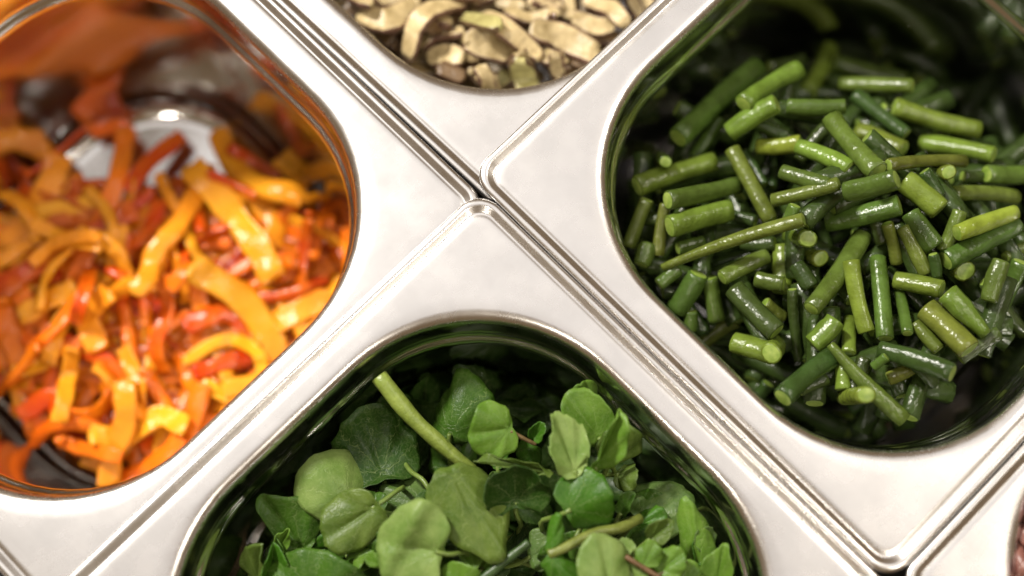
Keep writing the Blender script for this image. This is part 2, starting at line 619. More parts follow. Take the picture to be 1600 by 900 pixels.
# x0, y0, x1, y1 (where each lies), width, shade, tapering end (1/2)
BEANS = [
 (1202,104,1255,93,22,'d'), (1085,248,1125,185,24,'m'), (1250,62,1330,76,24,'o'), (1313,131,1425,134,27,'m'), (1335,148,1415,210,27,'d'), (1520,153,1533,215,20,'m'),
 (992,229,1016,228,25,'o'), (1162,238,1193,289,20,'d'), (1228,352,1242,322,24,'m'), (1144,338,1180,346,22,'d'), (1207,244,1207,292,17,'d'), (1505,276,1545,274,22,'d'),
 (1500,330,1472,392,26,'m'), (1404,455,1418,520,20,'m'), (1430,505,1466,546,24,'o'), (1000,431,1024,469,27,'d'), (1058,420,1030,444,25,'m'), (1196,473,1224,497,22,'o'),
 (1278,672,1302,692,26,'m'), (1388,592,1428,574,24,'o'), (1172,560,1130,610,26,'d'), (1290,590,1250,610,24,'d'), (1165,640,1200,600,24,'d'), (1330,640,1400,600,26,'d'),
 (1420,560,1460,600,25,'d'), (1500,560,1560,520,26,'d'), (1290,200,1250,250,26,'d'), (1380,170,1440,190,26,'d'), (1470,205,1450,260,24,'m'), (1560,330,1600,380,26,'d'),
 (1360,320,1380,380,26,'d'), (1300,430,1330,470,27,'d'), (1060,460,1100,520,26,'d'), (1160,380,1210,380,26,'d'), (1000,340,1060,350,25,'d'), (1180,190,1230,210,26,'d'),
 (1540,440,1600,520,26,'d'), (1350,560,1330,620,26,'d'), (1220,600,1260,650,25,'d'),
 (1182,104,1060,215,41,'m'), (1187,102,1236,48,17,'o',2), (1162,162,1247,109,35,'l'), (1296,49,1262,144,34,'l'), (1304,98,1415,126,33,'m'), (1413,64,1480,151,32,'m'),
 (1398,166,1529,203,33,'l'), (1230,166,1320,166,29,'m'), (1140,207,1213,162,37,'l'), (1040,320,1029,398,22,'o'), (978,386,1011,313,25,'o'), (1013,382,984,422,31,'m'),
 (1184,229,1251,224,30,'y'), (1247,229,1328,263,31,'l'), (1222,268,1294,289,29,'m'), (1340,205,1411,234,34,'l'), (1300,186,1371,268,38,'m'), (1440,222,1552,242,33,'l'),
 (1389,258,1507,252,23,'o'), (1542,272,1625,270,33,'m'), (1445,268,1468,306,24,'d'), (1488,303,1587,308,29,'o'), (1413,282,1468,328,42,'l'), (1422,333,1460,386,37,'m'),
 (1478,407,1587,350,40,'m'), (1496,364,1586,332,30,'y'), (1386,350,1401,411,22,'o'), (1410,355,1447,427,25,'o'), (1458,398,1464,432,19,'d'), (1207,313,1310,287,25,'o'),
 (1322,300,1400,280,37,'m'), (996,291,1115,253,37,'l'), (1044,313,1153,289,33,'m'), (1060,388,1098,378,24,'m'), (1047,354,1140,329,40,'l'), (1144,233,1204,344,29,'o'),
 (1222,385,1220,455,37,'l'), (1182,436,1224,444,28,'m'), (1129,434,1198,400,29,'m'), (1091,429,1044,496,38,'m'), (1109,435,1120,500,30,'m'), (1080,487,1078,516,24,'m'),
 (1149,500,1089,545,28,'o'), (1147,451,1213,518,38,'d'), (1113,565,1169,580,22,'o',1), (1147,535,1210,553,39,'l'), (1244,413,1267,448,30,'d'), (1238,453,1249,562,19,'d'),
 (1348,368,1268,482,34,'m'), (1036,418,1255,343,25,'o',1), (1292,346,1405,320,41,'m'), (1330,408,1354,518,29,'l'), (1371,403,1383,528,31,'m'), (1399,438,1471,452,33,'l'),
 (1447,482,1514,546,44,'o'), (1540,522,1480,458,40,'l',1), (1565,408,1545,470,32,'m'), (1595,410,1558,492,29,'m'), (1571,402,1615,382,20,'o'), (1328,498,1326,552,25,'l'),
 (1305,500,1270,538,38,'l'), (1375,546,1487,583,34,'d'), (1365,573,1384,558,17,'m'), (1302,557,1216,630,37,'d'), (1318,572,1318,608,28,'l'), (1298,539,1413,656,30,'o',1),
 (1182,588,1184,616,26,'m'), (1231,657,1254,676,20,'m'), (1262,655,1367,654,38,'y'),
 (1040,253,0,0,22,'e'), (1262,373,0,0,33,'e'), (1482,269,0,0,27,'e'), (1282,404,0,0,27,'e'), (1508,424,0,0,33,'e'), (1353,617,0,0,31,'e'), (1205,552,0,0,34,'e'),
]
for b in BEANS:
    x0, y0, x1, y1, w, kind = b[:6]
    tip = b[6] if len(b) > 6 else 0
    rng = random.Random(x0 * 31 + y0)
    if kind == 'e':
        z = -60.0
        for _ in range(3):
            p = at(x0, y0, z)
            z = float(np.percentile(pan.hmax(p, 3), 70)) + 4.5
        r = w * mm_per_px(z) / 2
        top = pan.clamp(at(x0, y0, z), r)
        lean = np.array([rng.uniform(-7, 7), rng.uniform(2, 9), -20.0])
        V, F, MI = bean_mesh(pan.clamp(top + lean, r), top, r, rng)
        pan.stamp(top, r, z)
    else:
        za = zb = -60.0
        for _ in range(4):
            zm = (za + zb) / 2
            r = w * mm_per_px(zm) / 2 * 0.92
            pa, pb = at(x0, y0, za), at(x1, y1, zb)
            za, zb = rest(pan, pa, pb, r)
        pa, pb = pan.clamp(at(x0, y0, za), r * 0.9), pan.clamp(at(x1, y1, zb), r * 0.9)
        if tip == 2:
            tp = lambda t: 1.0 - 0.62 * t
        elif tip == 1:
            tp = lambda t: 0.5 + 0.5 * min(1, t * 1.6)
        else:
            tp = None
        V, F, MI = bean_mesh(pa, pb, r, rng, taper=tp)
        for t in np.linspace(0, 1, 14):
            q = pa + (pb - pa) * t
            pan.stamp(q, r * 0.7, q[2] + r * 0.55)
    g = GREENS['l' if kind == 'e' else kind]
    j = rng.uniform(0.8, 1.2)
    o = place('green_bean', V, F, [BEAN, BFLESH], MI, color=(g[0] * j * rng.uniform(0.85, 1.15), g[1] * j, g[2] * j))
    lab, grp = bean_label(kind, w, math.hypot(x1 - x0, y1 - y0), tip, np.mean(V, axis=0))
    tag(o, lab, 'green bean', grp)

# ---------------------------------------------------------------- strips laid along a path
def lay(pan, pts, width, thick, roll, n=14, sink=0.6, z0=-70.0, lift=0.0):
    """lay a limp strip through photograph points on the heap; returns its path in mm and its real width"""
    z = np.full(n, z0)
    P2 = catmull([np.array([p[0], p[1], 0.0]) for p in pts], n)
    wr = width
    for _ in range(4):
        path = [at(q[0], q[1], zz) for q, zz in zip(P2, z)]
        wr = width * mm_per_px(float(z.mean()))
        eff = thick * abs(math.cos(roll)) + wr * abs(math.sin(roll))
        c = np.array([np.percentile(pan.hmax(p, wr * 0.42), 85) + eff * sink for p in path])
        k = np.ones(7) / 7
        cs = np.convolve(np.pad(c, 3, mode='edge'), k, mode='valid')
        z = np.maximum(cs, c * 0.5 + cs * 0.5) + lift
    path = [pan.clamp(at(q[0], q[1], zz), wr * 0.35) for q, zz in zip(P2, z)]
    for p in path:
        pan.stamp(p, wr * 0.38, p[2] + thick * 0.5)
    return path, wr

# ---------------------------------------------------------------- pepper strips
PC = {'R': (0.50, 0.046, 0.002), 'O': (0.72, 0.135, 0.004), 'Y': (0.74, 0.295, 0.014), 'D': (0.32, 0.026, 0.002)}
PNAME = {'R': 'red', 'O': 'orange', 'Y': 'yellow', 'D': 'dark red'}
pan = P_PEP
c0 = at(235, 480, -80)
pan.mound(c0[0], c0[1], pan.dz - 86, 44, 80)
rp = random.Random(11)
under = {'R': [], 'O': [], 'Y': []}
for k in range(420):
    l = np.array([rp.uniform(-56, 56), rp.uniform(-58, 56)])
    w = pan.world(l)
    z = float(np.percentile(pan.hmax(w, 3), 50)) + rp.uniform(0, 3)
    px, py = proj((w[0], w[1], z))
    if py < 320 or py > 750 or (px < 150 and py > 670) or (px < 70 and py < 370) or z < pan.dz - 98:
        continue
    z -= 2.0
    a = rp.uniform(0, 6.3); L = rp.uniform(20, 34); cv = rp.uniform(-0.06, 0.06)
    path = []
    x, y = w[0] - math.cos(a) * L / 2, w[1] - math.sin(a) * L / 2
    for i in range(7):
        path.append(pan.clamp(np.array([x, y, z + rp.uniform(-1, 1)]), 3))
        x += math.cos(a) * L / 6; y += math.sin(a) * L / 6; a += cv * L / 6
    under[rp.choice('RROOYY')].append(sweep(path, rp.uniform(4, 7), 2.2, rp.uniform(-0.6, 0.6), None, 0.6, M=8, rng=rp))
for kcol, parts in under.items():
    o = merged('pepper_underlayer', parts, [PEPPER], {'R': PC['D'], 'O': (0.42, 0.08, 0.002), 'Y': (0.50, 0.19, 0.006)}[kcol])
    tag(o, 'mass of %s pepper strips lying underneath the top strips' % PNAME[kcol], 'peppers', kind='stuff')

# points the strip runs through, colour, width, how far it stands on edge (degrees)
PEPPERS = [
 ([(100,292),(170,288)],'D',26,10), ([(160,362),(215,320),(235,300)],'R',24,20), ([(0,300),(30,290),(60,300)],'D',30,0), ([(15,316),(42,300)],'R',26,0),
 ([(265,395),(300,378),(350,372)],'O',42,15), ([(400,305),(430,350),(425,380)],'Y',42,10), ([(450,335),(472,390),(440,432)],'O',36,15), ([(440,420),(470,440),(500,470)],'O',30,0),
 ([(330,655),(345,630),(365,610)],'Y',42,10), ([(110,680),(150,702)],'R',28,0), ([(90,420),(110,400),(130,390)],'O',30,0), ([(60,440),(90,430)],'D',30,0),
 ([(130,560),(160,520),(200,520)],'D',30,0), ([(330,600),(300,640),(300,690)],'O',36,10), ([(280,560),(300,600)],'O',30,0), ([(0,560),(40,600),(30,640)],'O',30,0),
 ([(395,600),(430,570),(470,540)],'O',36,10), ([(210,380),(240,350),(250,320)],'R',30,20), ([(360,690),(330,660),(300,650)],'O',30,0), ([(230,700),(260,680)],'R',30,0),
 ([(540,420),(532,470),(515,500)],'O',26,10), ([(470,500),(510,470),(530,440)],'Y',34,0), ([(210,560),(225,600),(215,640)],'D',30,0), ([(285,720),(300,690)],'R',28,0),
 ([(200,470),(240,500),(250,540)],'D',34,0), ([(300,420),(330,440),(350,470)],'O',34,0), ([(100,540),(80,600),(110,650)],'O',28,0), ([(20,430),(40,470),(70,480)],'O',34,0),
 ([(50,267),(88,226),(138,200),(186,190)],'R',18,55), ([(150,205),(190,198),(192,222)],'O',30,5), ([(205,292),(228,258),(275,220)],'R',30,10), ([(88,255),(68,310),(20,372)],'Y',46,5),
 ([(45,335),(100,326),(150,316)],'Y',28,10), ([(196,212),(188,260),(168,320),(120,432)],'O',33,20), ([(0,452),(60,412),(130,370),(196,332)],'R',44,10), ([(-12,418),(40,385),(52,375)],'Y',22,10),
 ([(60,480),(40,540),(-5,560)],'O',42,5), ([(0,480),(20,530),(40,575)],'O',44,5), ([(30,582),(72,566),(92,538)],'Y',24,15), ([(40,645),(80,620),(100,652),(150,662)],'R',34,15),
 ([(50,690),(90,662),(142,668),(170,690)],'O',27,15), ([(112,556),(94,590),(105,640),(150,644),(176,604),(160,568)],'O',22,40), ([(75,515),(120,542),(160,560),(204,592)],'R',28,15),
 ([(195,376),(188,430),(196,500),(206,550)],'R',24,15), ([(187,360),(176,395),(173,430),(130,460)],'Y',25,10), ([(40,492),(75,472),(112,454)],'Y',35,5), ([(166,462),(138,490),(150,538)],'Y',38,5),
 ([(255,440),(264,480),(244,540),(256,575)],'R',27,20), ([(268,445),(300,420),(312,475)],'O',30,10), ([(232,588),(262,640)],'O',27,10), ([(305,308),(311,352)],'R',20,10),
 ([(330,258),(285,340),(242,395),(228,436),(205,455)],'Y',33,10), ([(310,272),(360,328),(402,385),(424,425)],'Y',44,5), ([(480,360),(470,440)],'D',24,20),
 ([(490,405),(498,345),(524,322),(546,350),(550,425)],'O',22,35), ([(408,466),(460,456),(502,438)],'R',23,10), ([(345,213),(366,262),(420,292),(492,306)],'Y',37,5), ([(370,238),(424,272)],'R',22,10),
 ([(336,276),(388,302)],'R',18,20), ([(300,505),(350,488),(396,524)],'R',36,10), ([(432,505),(500,472),(512,492),(478,548)],'Y',38,5), ([(314,425),(380,468),(420,528),(446,588)],'Y',45,5),
 ([(318,578),(392,556)],'R',30,10), ([(288,566),(340,534),(382,536),(408,562),(400,602),(358,622),(318,596)],'Y',21,25), ([(362,606),(424,588),(474,548)],'Y',30,5),
 ([(312,612),(296,672),(268,734)],'O',36,10), ([(182,752),(240,726),(276,690)],'O',34,5), ([(150,680),(200,682),(248,650),(284,664)],'Y',34,5), ([(196,606),(196,660),(178,712),(168,768)],'Y',35,5),
 ([(180,712),(130,700),(100,690)],'O',24,10), ([(140,430),(128,470),(120,500)],'R',24,20),
]
rt = random.Random(91)
extra = []
for k in range(48):
    x, y = rt.uniform(20, 520), rt.uniform(300, 700)
    if x + y > 930 or (y < 340 and x < 320) or y - x > 560:
        continue
    a, q = rt.uniform(0, 6.3), rt.uniform(-0.5, 0.5)
    pts = [(x, y)]
    for i in range(3):
        x, y = x + 34 * math.cos(a), y + 34 * math.sin(a)
        a += q
        pts.append((x, y))
    extra.append((pts, rt.choice('ROYYY'), rt.uniform(16, 28), rt.uniform(0, 50)))
PEPPERS[46:46] = extra
def longer(pts):
    """carry a strip on a little past both ends"""
    a, b, c, d = (np.array(q, float) for q in (pts[0], pts[1], pts[-2], pts[-1]))
    if len(pts) > 4:
        return pts
    e0, e1 = a - (b - a) * 0.22, d + (d - c) * 0.22
    return [tuple(e0)] + list(pts) + [tuple(e1)]
for pts, kc, w, deg in PEPPERS:
    rng = random.Random(int(pts[0][0] * 17 + pts[0][1]))
    roll = R(deg) * rng.choice((-1, 1)) + rng.uniform(-0.15, 0.15)
    thick = rng.uniform(1.7, 2.4)
    n = 12 + 4 * len(pts)
    path, wr = lay(pan, longer(pts), w * (1.0 if kc == 'Y' else 0.92), thick, roll, n=n, z0=-80, sink=0.62)
    tp = lambda t: min(1.0, 0.55 + 2.6 * min(t, 1 - t) ** 0.6)
    V, F, MI = sweep(path, wr, thick, roll, tp, cup=rng.uniform(-1.2, 1.2), M=14, box=0.6, wob=0.7, rng=rng)
    c = PC[kc]; j = rng.uniform(0.85, 1.12)
    o = place('pepper_strip', V, F, [PEPPER], MI, color=(min(0.9, c[0] * j), c[1] * j * rng.uniform(0.85, 1.15), c[2] * j))
    shape = 'curled' if len(pts) > 4 else ('short' if len(pts) == 2 else 'long')
    lab = {'curled': '%s pepper strip curled round into a loop', 'short': 'short straight %s pepper strip', 'long': 'long bent %s pepper strip'}[shape] % PNAME[kc]
    lab = ('narrow ' if w < 25 else 'broad ' if w > 37 else '') + lab + ' ' + where(pan, np.mean(V, axis=0))
    tag(o, lab, 'pepper strip', lab)

# ---------------------------------------------------------------- mushroom slices
pan = P_MUS
c0 = at(790, -60, -35)
pan.mound(c0[0], c0[1], pan.dz - 38, 62, 100)
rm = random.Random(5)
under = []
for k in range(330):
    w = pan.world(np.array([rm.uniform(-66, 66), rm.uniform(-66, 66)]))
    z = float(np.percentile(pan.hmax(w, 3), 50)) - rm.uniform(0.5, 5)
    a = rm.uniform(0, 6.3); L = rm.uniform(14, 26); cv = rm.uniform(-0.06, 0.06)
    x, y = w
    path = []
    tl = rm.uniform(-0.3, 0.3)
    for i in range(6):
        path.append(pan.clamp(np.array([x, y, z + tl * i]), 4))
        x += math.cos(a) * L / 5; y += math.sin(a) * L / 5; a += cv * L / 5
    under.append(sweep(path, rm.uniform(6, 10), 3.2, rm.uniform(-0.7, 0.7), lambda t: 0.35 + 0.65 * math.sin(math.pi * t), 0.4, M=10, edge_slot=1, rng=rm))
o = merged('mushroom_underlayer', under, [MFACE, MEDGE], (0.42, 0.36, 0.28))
tag(o, 'mass of sliced mushrooms lying underneath the top slices', 'mushrooms', kind='stuff')
MUSH = [
 ([(705,120),(742,97)],28,'b',0), ([(880,116),(908,110)],20,'b',0), ([(780,130),(792,118)],22,'g',0), ([(545,10),(566,18)],22,'b',0), ([(590,0),(640,-8),(660,-20)],30,'c',0),
 ([(885,-8),(888,24)],24,'c',0), ([(980,-2),(994,22)],20,'c',20), ([(1000,-20),(1012,8)],20,'c',0), ([(920,60),(960,60)],24,'b',0), ([(690,110),(720,120)],24,'b',0),
 ([(620,60),(640,90)],22,'b',0), ([(590,48),(615,70)],22,'b',0), ([(900,95),(925,100)],22,'b',0), ([(850,70),(860,100)],24,'b',0), ([(745,0),(780,-14)],24,'c',0), ([(690,40),(720,36)],22,'b',0),
 ([(572,24),(606,32),(646,10)],37,'c',8), ([(641,80),(650,42),(674,18),(714,10)],30,'c',15), ([(662,72),(682,58),(718,53)],23,'c',15), ([(674,92),(700,86),(720,92)],33,'c',0),
 ([(782,6),(814,10)],20,'c',10), ([(836,3),(870,8)],20,'p',10), ([(798,22),(828,32),(864,22)],21,'c',10), ([(762,28),(795,50),(834,84)],31,'c',10), ([(733,62),(766,75),(806,84)],42,'c',5),
 ([(733,32),(774,40)],28,'g',0), ([(900,28),(930,42),(954,38)],27,'c',15), ([(920,2),(955,15),(974,34)],28,'c',10), ([(838,48),(880,60),(934,88)],41,'c',8), ([(868,90),(872,114)],22,'c',20),
 ([(815,102),(826,138)],40,'g',0), ([(752,110),(766,136)],22,'c',10), ([(545,-8),(575,6)],24,'c',0), ([(680,-16),(740,-10)],30,'c',0), ([(800,-20),(850,-14)],30,'c',0), ([(930,-30),(980,-18)],30,'c',0),
]
rk = random.Random(19)
more = []
for k in range(18):
    x, y, a = rk.uniform(560, 1000), rk.uniform(-30, 125), rk.uniform(-0.6, 0.9)
    if abs(x - 790) > 250 - y * 1.3:
        continue
    L, q = rk.uniform(14, 22), rk.uniform(-0.5, 0.5)
    more.append(([(x - L * math.cos(a - q), y - L * math.sin(a - q)), (x, y), (x + L * math.cos(a + q), y + L * math.sin(a + q))], rk.uniform(15, 23), rk.choice('ccb'), 20))
MUSH[16:16] = more
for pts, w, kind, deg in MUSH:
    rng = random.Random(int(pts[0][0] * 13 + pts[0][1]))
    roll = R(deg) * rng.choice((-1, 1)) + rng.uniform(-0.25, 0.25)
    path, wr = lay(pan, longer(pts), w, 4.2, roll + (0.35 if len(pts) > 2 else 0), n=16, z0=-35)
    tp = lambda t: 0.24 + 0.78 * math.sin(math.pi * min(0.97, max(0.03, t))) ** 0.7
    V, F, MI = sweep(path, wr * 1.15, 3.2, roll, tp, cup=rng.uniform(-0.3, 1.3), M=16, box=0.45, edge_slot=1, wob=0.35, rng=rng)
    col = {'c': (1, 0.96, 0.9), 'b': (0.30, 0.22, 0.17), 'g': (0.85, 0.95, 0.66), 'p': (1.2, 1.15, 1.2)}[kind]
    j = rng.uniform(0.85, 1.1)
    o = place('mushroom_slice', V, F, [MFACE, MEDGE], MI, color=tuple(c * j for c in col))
    lab = {'c': 'creamy tan mushroom slice with a dark skin edge,', 'b': 'dark brown browned mushroom slice lying low', 'g': 'pale greenish celery coloured slice', 'p': 'whitish pale mushroom slice'}[kind]
    lab = ('large ' if w > 33 else 'thin curved ' if w < 18 else 'narrow curved ' if w < 21 else 'curved ' if len(pts) > 2 else 'small ' if w < 23 else '') + lab + ' ' + where(pan, np.mean(V, axis=0))
    tag(o, lab, 'mushroom slice', lab)

# ---------------------------------------------------------------- onion slices in the pan beyond the bean pan corner
pan = P_ONI
c0 = at(1680, 900, -25)
pan.mound(c0[0], c0[1], pan.dz - 12, 80, 125)
for i, (pts, w) in enumerate([([(1555,905),(1580,900),(1610,930)],50), ([(1570,880),(1585,850),(1620,840)],40), ([(1588,800),(1600,830),(1640,850)],36), ([(1565,870),(1590,895),(1640,905)],30),
                              ([(1600,790),(1630,800),(1660,840)],40), ([(1580,840),(1595,870),(1600,910)],18), ([(1575,915),(1600,890),(1650,880)],26), ([(1592,812),(1612,790),(1640,780)],26)]):
    rng = random.Random(i + 50)
    path, wr = lay(pan, pts, w, 3.0, rng.uniform(-0.5, 0.5), z0=-12)
    path = [p for p in path]
    V, F, MI = sweep(path, wr, 3.0, rng.uniform(-0.5, 0.5), lambda t: 0.4 + 0.6 * math.sin(math.pi * t) ** 0.6, cup=rng.uniform(-2, 2), M=12, box=0.5, wob=0.6, rng=rng)
    o = place('onion_slice', V, F, [ONION], MI, color=(rng.uniform(0.4, 0.7),) * 3)
    tag(o, 'pinkish purple onion slice in the pan beside the bean pan', 'onion slice', 'pinkish onion slices')

# ---------------------------------------------------------------- watercress
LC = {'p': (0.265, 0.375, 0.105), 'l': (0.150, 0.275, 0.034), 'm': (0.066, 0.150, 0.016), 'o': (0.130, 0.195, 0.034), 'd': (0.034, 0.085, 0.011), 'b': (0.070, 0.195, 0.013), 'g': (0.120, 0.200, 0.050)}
LNAME = {'p': 'pale green', 'l': 'light green', 'm': 'mid green', 'o': 'olive green', 'd': 'dark green', 'b': 'bright green', 'g': 'greyish green'}

def leaf_mesh(B, T, W, roll=0.0, shape='round', fold=0.0, cup=0.0, kx=0.0, ky=0.0, wave=0.09, ridge=None, rng=random, K=9, S=36, curl=0.0):
    """a leaf blade from its stalk point B to its tip T (mm); kx, ky bend it across and along, curl turns one side over"""
    d = T - B
    L = np.linalg.norm(d)
    yv = d / L
    up = np.array([0, 0, 1.0])
    xv = np.cross(yv, up); xv /= np.linalg.norm(xv)
    zv = np.cross(xv, yv)
    xv2 = xv * math.cos(roll) + zv * math.sin(roll)
    zv2 = -xv * math.sin(roll) + zv * math.cos(roll)
    ph = [rng.uniform(0, 6.3) for _ in range(6)]
    lobes = rng.choice((5, 6, 7))
    sc = 0.012
    V, F, UV = [], [], []
    Cx, Cy = 0.0, 0.10 * L
    out = []
    for j in range(S):
        s = 2 * math.pi * j / S
        q = abs(s if s < math.pi else s - 2 * math.pi)
        x, y = math.sin(s), 0.5 * (1 + math.cos(s))
        if shape == 'round':
            x *= 1 - 0.16 * math.exp(-((q - 0.45) / 0.5) ** 2)
            y -= 0.12 * math.exp(-((q - 2.45) / 0.42) ** 2)
        elif shape == 'point':
            x *= 1 - 0.42 * math.exp(-((q - 0.55) / 0.6) ** 2)
        elif shape == 'oval':
            x *= 1 - 0.12 * math.exp(-(q / 0.8) ** 2)
        elif shape == 'torn':
            y -= 0.07 * math.exp(-((s - 5.2) / 0.35) ** 2) - 0.03 * math.sin(s * 17)
            x *= 1 - 0.30 * math.exp(-((s - 5.5) / 0.4) ** 2)
        k = 1 + sc * math.sin(lobes * 2 * s + ph[0]) + 0.06 * math.sin(3 * s + ph[1]) + 0.02 * math.sin(11 * s + ph[2])
        out.append((x * W / 2 * k, L * (0.5 + (y - 0.5) * k)))
    kx, ky, fold, wave = kx * 2.0, ky * 1.6, fold * 1.2, wave * 1.3
    lb = rng.uniform(-0.10, 0.10)
    def bent(x, y, rho, s):
        z = fold * abs(x) + cup * L * ((x / W) ** 2 + ((y / L) - 0.5) ** 2)
        z += wave * L * rho ** 2 * (math.sin(2 * s + ph[3]) * 0.6 + math.sin(5 * s + ph[4]) * 0.35 + 0.18 * math.sin(9 * s + ph[5]))
        z += 0.006 * L * rho * math.cos(7 * s) + lb * L * (x / W) * (y / L)
        z -= 0.03 * L * math.exp(-(x / (0.05 * W)) ** 2)
        if ridge:
            rx, ra, rh, rs = ridge
            u = (x * math.cos(ra) + (y - L / 2) * math.sin(ra)) / L - rx
            z += rh * L * math.exp(-(u / rs) ** 2)
        if curl:
            e = (x if curl > 0 else -x) - W * 0.12
            if e > 0:
                rad = W * 0.16
                a = e / rad
                x2 = W * 0.12 + rad * math.sin(min(a, 3.6))
                z += rad * (1 - math.cos(min(a, 3.6)))
                x = x2 if curl > 0 else -x2
        if kx:
            a = kx * x / (W / 2)
            x, z = (W / 2) / kx * math.sin(a) - z * math.sin(a), z * math.cos(a) + (W / 2) / kx * (1 - math.cos(a))
        if ky:
            a = ky * y / L
            y, z = L / ky * math.sin(a) - z * math.sin(a), z * math.cos(a) + L / ky * (1 - math.cos(a))
        return x, y, z
    V0 = bent(Cx, Cy, 0, 0)
    pts = [V0]; UV.append((0.5, 0.0))
    for k in range(1, K + 1):
        rho = (k / K) ** 0.85
        for j in range(S):
            ox, oy = out[j]
            x, y = Cx + (ox - Cx) * rho, Cy + (oy - Cy) * rho
            pts.append(bent(x, y, rho, 2 * math.pi * j / S))
            u = j / S if j <= S / 2 else (S - j) / S
            UV.append((u, rho))
    for j in range(S):
        F.append((0, 1 + j, 1 + (j + 1) % S))
    for k in range(K - 1):
        for j in range(S):
            a, b = 1 + k * S + j, 1 + k * S + (j + 1) % S
            F.append((a, a + S, b + S, b))
    tipz = bent(0, L, 1, 0)
    sc_ = L / max(0.55 * L, math.hypot(tipz[1], tipz[2] * 0.3))
    V = [B + xv2 * x * min(sc_, 1.3) + yv * y * min(sc_, 1.3) + zv2 * z for x, y, z in pts]
    return V, F, UV

def add_leaf(base, tip, w, kc, z, dz=0.0, stalk=True, label=None, sprig=None, piece='leaf_blade', **kw):
    rng = kw.pop('rng', None) or random.Random(int(base[0] * 7 + base[1] * 3))
    pan = P_CRS
    zo = pan.dz
    if not kw.get('fold') and kw.get('shape') != 'torn':
        kw['fold'] = rng.choice((0.12, 0.28, 0.35, -0.2))
    kw['roll'] = kw.get('roll', 0.0) + rng.uniform(-0.38, 0.38)
    B, T = at(base[0], base[1], z + zo), at(tip[0], tip[1], z + zo + dz)
    W = w * mm_per_px(z)
    V, F, UV = leaf_mesh(B, T, W, rng=rng, **kw)
    V = [pan.clamp(np.array(v), 0.6) for v in V]
    e = sprig or link('watercress_leaf', None, tuple(B / 1000))
    c = LC[kc]; j = rng.uniform(0.92, 1.08)
    o = place(piece, V, F, [LEAF], None, UV, e, tuple(x * j for x in c))
    so = o.modifiers.new('thickness', 'SOLIDIFY'); so.thickness = 0.00022; so.offset = 0
    if stalk:
        d = (T - B); d = d / np.linalg.norm(d)
        Q = B + d * 0.10 * np.linalg.norm(T - B)
        p = [Q, Q - d * 4 - np.array([0, 0, 1.5]), Q - d * 9 - np.array([rng.uniform(-2, 2), rng.uniform(-2, 2), 6.0]), Q - d * 12 - np.array([rng.uniform(-3, 3), 0, 14.0])]
        p = [pan.clamp(q, 1.0) for q in p]
        V, F, MI = sweep(catmull(p, 9), 1.5, 1.5, 0, None, M=8, box=1.0, rng=rng)
        place('stalk', V, F, [STALK], None, None, e, (0.16, 0.23, 0.05))
    if sprig is not None:
        if label:
            o['label'] = label
        return sprig
    lab = '%s%s watercress leaf ' % ('small ' if w < 48 else 'large ' if w > 80 else '', LNAME[kc]) + where(pan, np.mean(V, axis=0))
    return tag(e, label or lab, 'watercress leaf', None if label else lab)

# leaves hidden below the top ones
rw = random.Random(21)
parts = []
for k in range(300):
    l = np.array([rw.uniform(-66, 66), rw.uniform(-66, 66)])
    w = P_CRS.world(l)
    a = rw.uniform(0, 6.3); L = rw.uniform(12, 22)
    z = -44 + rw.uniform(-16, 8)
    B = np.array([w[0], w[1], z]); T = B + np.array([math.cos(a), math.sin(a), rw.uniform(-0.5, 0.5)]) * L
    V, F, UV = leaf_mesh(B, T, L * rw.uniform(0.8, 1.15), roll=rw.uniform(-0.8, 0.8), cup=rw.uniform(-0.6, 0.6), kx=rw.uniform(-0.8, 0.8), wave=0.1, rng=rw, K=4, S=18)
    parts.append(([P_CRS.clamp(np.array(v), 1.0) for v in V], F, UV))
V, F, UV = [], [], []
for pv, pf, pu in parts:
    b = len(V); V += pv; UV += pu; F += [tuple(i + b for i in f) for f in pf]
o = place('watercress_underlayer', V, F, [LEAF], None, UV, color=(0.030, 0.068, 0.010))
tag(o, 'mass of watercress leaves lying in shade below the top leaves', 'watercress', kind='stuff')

def sprig(x, y, z, label):
    return tag(link('watercress_sprig', None, tuple(at(x, y, z) / 1000)), label, 'watercress')
S_THICK = sprig(592, 588, -20, 'thick pale cut stem leaning on the pan wall, ending at the largest olive leaf')
S_NODE = sprig(858, 868, -6, 'watercress sprig with two bright green leaves spreading from a pale node')
S_BROWN = sprig(978, 870, -6, 'thin brown stalk carrying small oval light green leaves')
S_RED = sprig(798, 674, -10, 'thin reddish stalk joining a two lobed leaf and two small heart shaped leaves')
S_DARK = sprig(750, 908, -12, 'dark green cut stem lying below the largest olive leaf')
A = add_leaf
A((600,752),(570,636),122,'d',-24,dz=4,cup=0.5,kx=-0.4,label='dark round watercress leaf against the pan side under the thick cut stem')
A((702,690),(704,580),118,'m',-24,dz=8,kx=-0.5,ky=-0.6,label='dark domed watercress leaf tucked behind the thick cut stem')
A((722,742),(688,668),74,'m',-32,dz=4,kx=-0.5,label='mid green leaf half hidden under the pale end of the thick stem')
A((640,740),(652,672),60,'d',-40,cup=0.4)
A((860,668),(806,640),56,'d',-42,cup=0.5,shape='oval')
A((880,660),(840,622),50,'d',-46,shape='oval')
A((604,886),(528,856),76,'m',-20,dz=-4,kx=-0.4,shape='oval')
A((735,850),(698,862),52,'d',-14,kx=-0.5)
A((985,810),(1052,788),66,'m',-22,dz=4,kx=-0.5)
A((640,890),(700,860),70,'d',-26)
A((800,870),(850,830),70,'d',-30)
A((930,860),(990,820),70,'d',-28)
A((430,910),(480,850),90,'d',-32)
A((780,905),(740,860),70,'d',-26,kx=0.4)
A((1040,860),(1080,800),80,'d',-30)
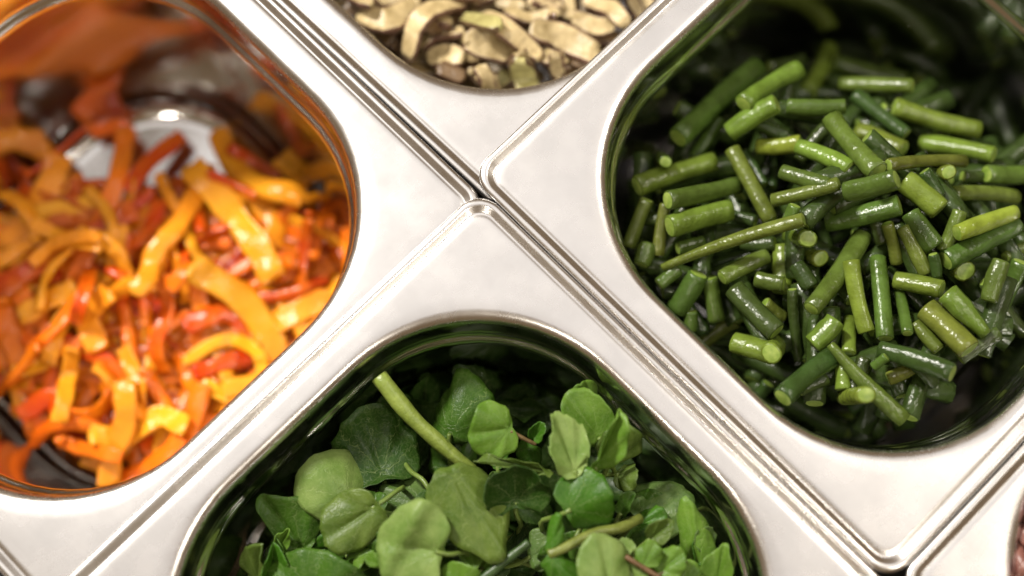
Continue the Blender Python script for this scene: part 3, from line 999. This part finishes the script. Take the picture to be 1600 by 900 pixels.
A((680,795),(594,762),96,'g',-20,dz=2,kx=-0.45,ky=-0.25,label='greyish green rounded leaf between the pale reniform leaf and the big olive leaf')
A((636,818),(598,798),20,'p',-19,shape='point',stalk=False)
A((478,868),(413,772),84,'m',-22,dz=8,kx=0.3,curl=-1,shape='oval',label='shaded leaf with its top edge curled over beside the pan wall')
A((402,912),(412,848),52,'o',-22,dz=10,fold=0.7,roll=0.5,shape='oval')
A((424,910),(428,852),44,'b',-24,dz=12,fold=1.1,roll=-0.5,shape='oval',label='bright green leaf folded into a narrow loop by the pan wall')
A((488,934),(496,868),136,'m',-14,dz=6,kx=-0.55,ky=-0.3)
A((548,790),(500,708),142,'p',-15,dz=6,kx=-0.35,ky=-0.3,wave=0.03,label='large pale kidney shaped leaf with a dark notch, lit strongly')
A((590,788),(505,846),76,'o',-9,dz=-2,kx=-0.45,cup=0.2,wave=0.05,label='olive leaf with a tiny hole overlapping the large pale leaf')
A((962,742),(998,744),54,'o',-20,dz=4,shape='torn',kx=-0.3)
A((1000,818),(1064,760),92,'g',-18,dz=4,kx=-0.5,ky=-0.35,wave=0.06,label='greyish green leaf with a light folded rim near the right pan wall')
A((968,806),(986,768),36,'m',-14,dz=4,shape='oval',kx=0.5)
A((990,826),(1040,800),44,'b',-16,dz=2,kx=-0.7,wave=0.1)
A((926,650),(906,594),46,'l',-16,dz=6,shape='oval',kx=-0.4)
A((950,730),(986,664),62,'o',-14,dz=8,shape='oval',kx=-0.4,roll=-0.3)
A((942,692),(884,616),90,'l',-10,dz=5,kx=0.25,shape='oval',wave=0.03,label='light green leaf with clear straight veins, topmost of the upper right cluster')
hang = A((806,792),(802,716),124,'d',-13,dz=8,kx=0.35,cup=0.3,ky=0.3,label='dark leaf hanging below its light folded upper edge')
A((868,738),(744,716),22,'o',-7,dz=1,shape='point',roll=0.5,kx=0.5,stalk=False,sprig=hang,piece='folded_edge')
A((802,668),(732,682),92,'l',-6,dz=2,kx=-0.12,cup=-0.2,fold=0.1,wave=0.08,stalk=False,sprig=S_RED,label='light two lobed leaf joined to a thin reddish stalk')
A((834,695),(816,724),54,'b',-13,dz=-2,kx=-0.4,stalk=False,sprig=S_RED,label='small heart shaped leaf at the end of the thin reddish stalk')
A((832,688),(852,662),38,'b',-12,dz=3,kx=0.5,fold=0.3,shape='oval',stalk=False,sprig=S_RED,label='small upright leaf above the heart shaped one on the thin reddish stalk')
A((926,740),(974,642),44,'l',-6,dz=10,fold=0.7,shape='point',roll=-0.2,label='slender pointed light leaf standing upright in the upper right cluster')
A((902,746),(868,644),66,'p',-3,dz=5,shape='torn',kx=0.3,wave=0.05,label='pale leaf with a ragged torn edge')
A((700,724),(786,874),132,'o',-3,dz=-3,fold=-0.22,kx=-0.15,wave=0.04,shape='point',stalk=False,sprig=S_THICK,label='largest olive leaf showing its underside and a shadowed midrib')
A((884,800),(956,766),116,'b',-3,dz=2,kx=-0.25,cup=0.15,wave=0.07,label='glossy saturated green leaf with a scalloped edge')
A((692,864),(590,846),128,'p',-4,dz=-1,kx=-0.3,ridge=(0.16,1.1,0.16,0.13),wave=0.05,label='big pale leaf with a raised fold across it')
A((596,884),(572,866),22,'l',-6,stalk=False,shape='oval')
A((716,920),(716,876),56,'l',-7,dz=2,kx=-0.4)
A((1096,926),(1072,778),80,'l',-18,dz=6,shape='point',kx=-0.4,wave=0.03,label='long triangular light leaf beside the right pan wall')
A((1118,918),(1132,850),50,'l',-12,dz=5,shape='point',fold=0.3,label='pointed light leaf nearest the curved right pan wall')
A((1012,846),(1050,814),36,'o',-9,dz=3,fold=0.4,shape='oval')
A((1002,890),(1024,845),36,'l',-4,dz=2,kx=-0.5,shape='oval',stalk=False,sprig=S_BROWN,label='small oval light leaf with fine veins on the brown stalk')
A((1028,896),(1068,862),46,'l',-6,dz=2,kx=-0.4,shape='oval',stalk=False,sprig=S_BROWN)
A((988,862),(970,842),22,'p',-5,stalk=False)
A((1004,912),(974,880),44,'p',-6,kx=-0.4)
A((1060,920),(1082,876),50,'l',-10,shape='oval',kx=-0.4)
A((852,866),(868,800),54,'b',-3,dz=4,kx=-1.0,shape='oval',roll=0.3,stalk=False,sprig=S_NODE,label='bright green rolled leaf rising from a pale node')
A((858,868),(912,902),76,'b',-2,dz=-2,kx=-0.6,stalk=False,sprig=S_NODE,label='bright green leaf spreading from a pale node')
A((954,920),(938,834),90,'p',0,dz=3,kx=-0.3,ky=-0.2,wave=0.06,label='very pale crinkled leaf dotted with water drops')

rs = random.Random(77)
for k in range(40):
    bx, by = rs.uniform(420, 1120), rs.uniform(720, 905)
    if by < 720 + abs(bx - 780) * 0.35:
        by = rs.uniform(840, 905)
    a, L = rs.uniform(0, 6.3), rs.uniform(34, 62)
    A((bx, by), (bx + L * math.cos(a), by + L * math.sin(a)), L * rs.uniform(0.75, 1.1), rs.choice('mbglmb'), rs.uniform(-24, -13), dz=rs.uniform(-5, 7), kx=rs.uniform(-0.7, 0.5), ky=rs.uniform(-0.4, 0.4),
      roll=rs.uniform(-0.6, 0.6), fold=rs.choice((0, 0, 0.4)), shape=rs.choice(('round', 'oval', 'oval', 'point')), rng=random.Random(k + 300))

def stem(root, pts, w0, w1, color, zs, name='stem'):
    path = [at(x, y, z + P_CRS.dz) for (x, y), z in zip(pts, zs)]
    path = catmull(path, 16)
    k = mm_per_px(float(np.mean(zs)))
    V, F, MI = sweep(path, w0 * k, w0 * k, 0, lambda t: 1 + (w1 / w0 - 1) * t, M=12, box=0.95, cap_slot=0, wob=0.5)
    return place(name, V, F, [STALK], MI, None, root, color)
stem(S_THICK, [(592,588),(640,648),(690,695),(745,742)], 28, 20, (0.24, 0.31, 0.06), (-9, -12, -16, -20))
stem(S_NODE, [(858,866),(882,856),(930,832),(965,826),(1000,810)], 15, 16, (0.17, 0.20, 0.04), (-3, -3, -5, -7, -12))
stem(S_BROWN, [(978,870),(1026,900),(1050,915)], 8, 8, (0.16, 0.085, 0.04), (-3, -4, -6))
stem(S_BROWN, [(1026,898),(1050,890),(1072,878)], 4, 4, (0.12, 0.10, 0.04), (-5, -6, -7), 'side_stalk')
stem(S_RED, [(798,674),(816,684),(836,694)], 7, 6, (0.20, 0.13, 0.06), (-7, -9, -11))
stem(S_DARK, [(750,908),(795,872),(826,848)], 15, 13, (0.035, 0.075, 0.015), (-10, -9, -8))
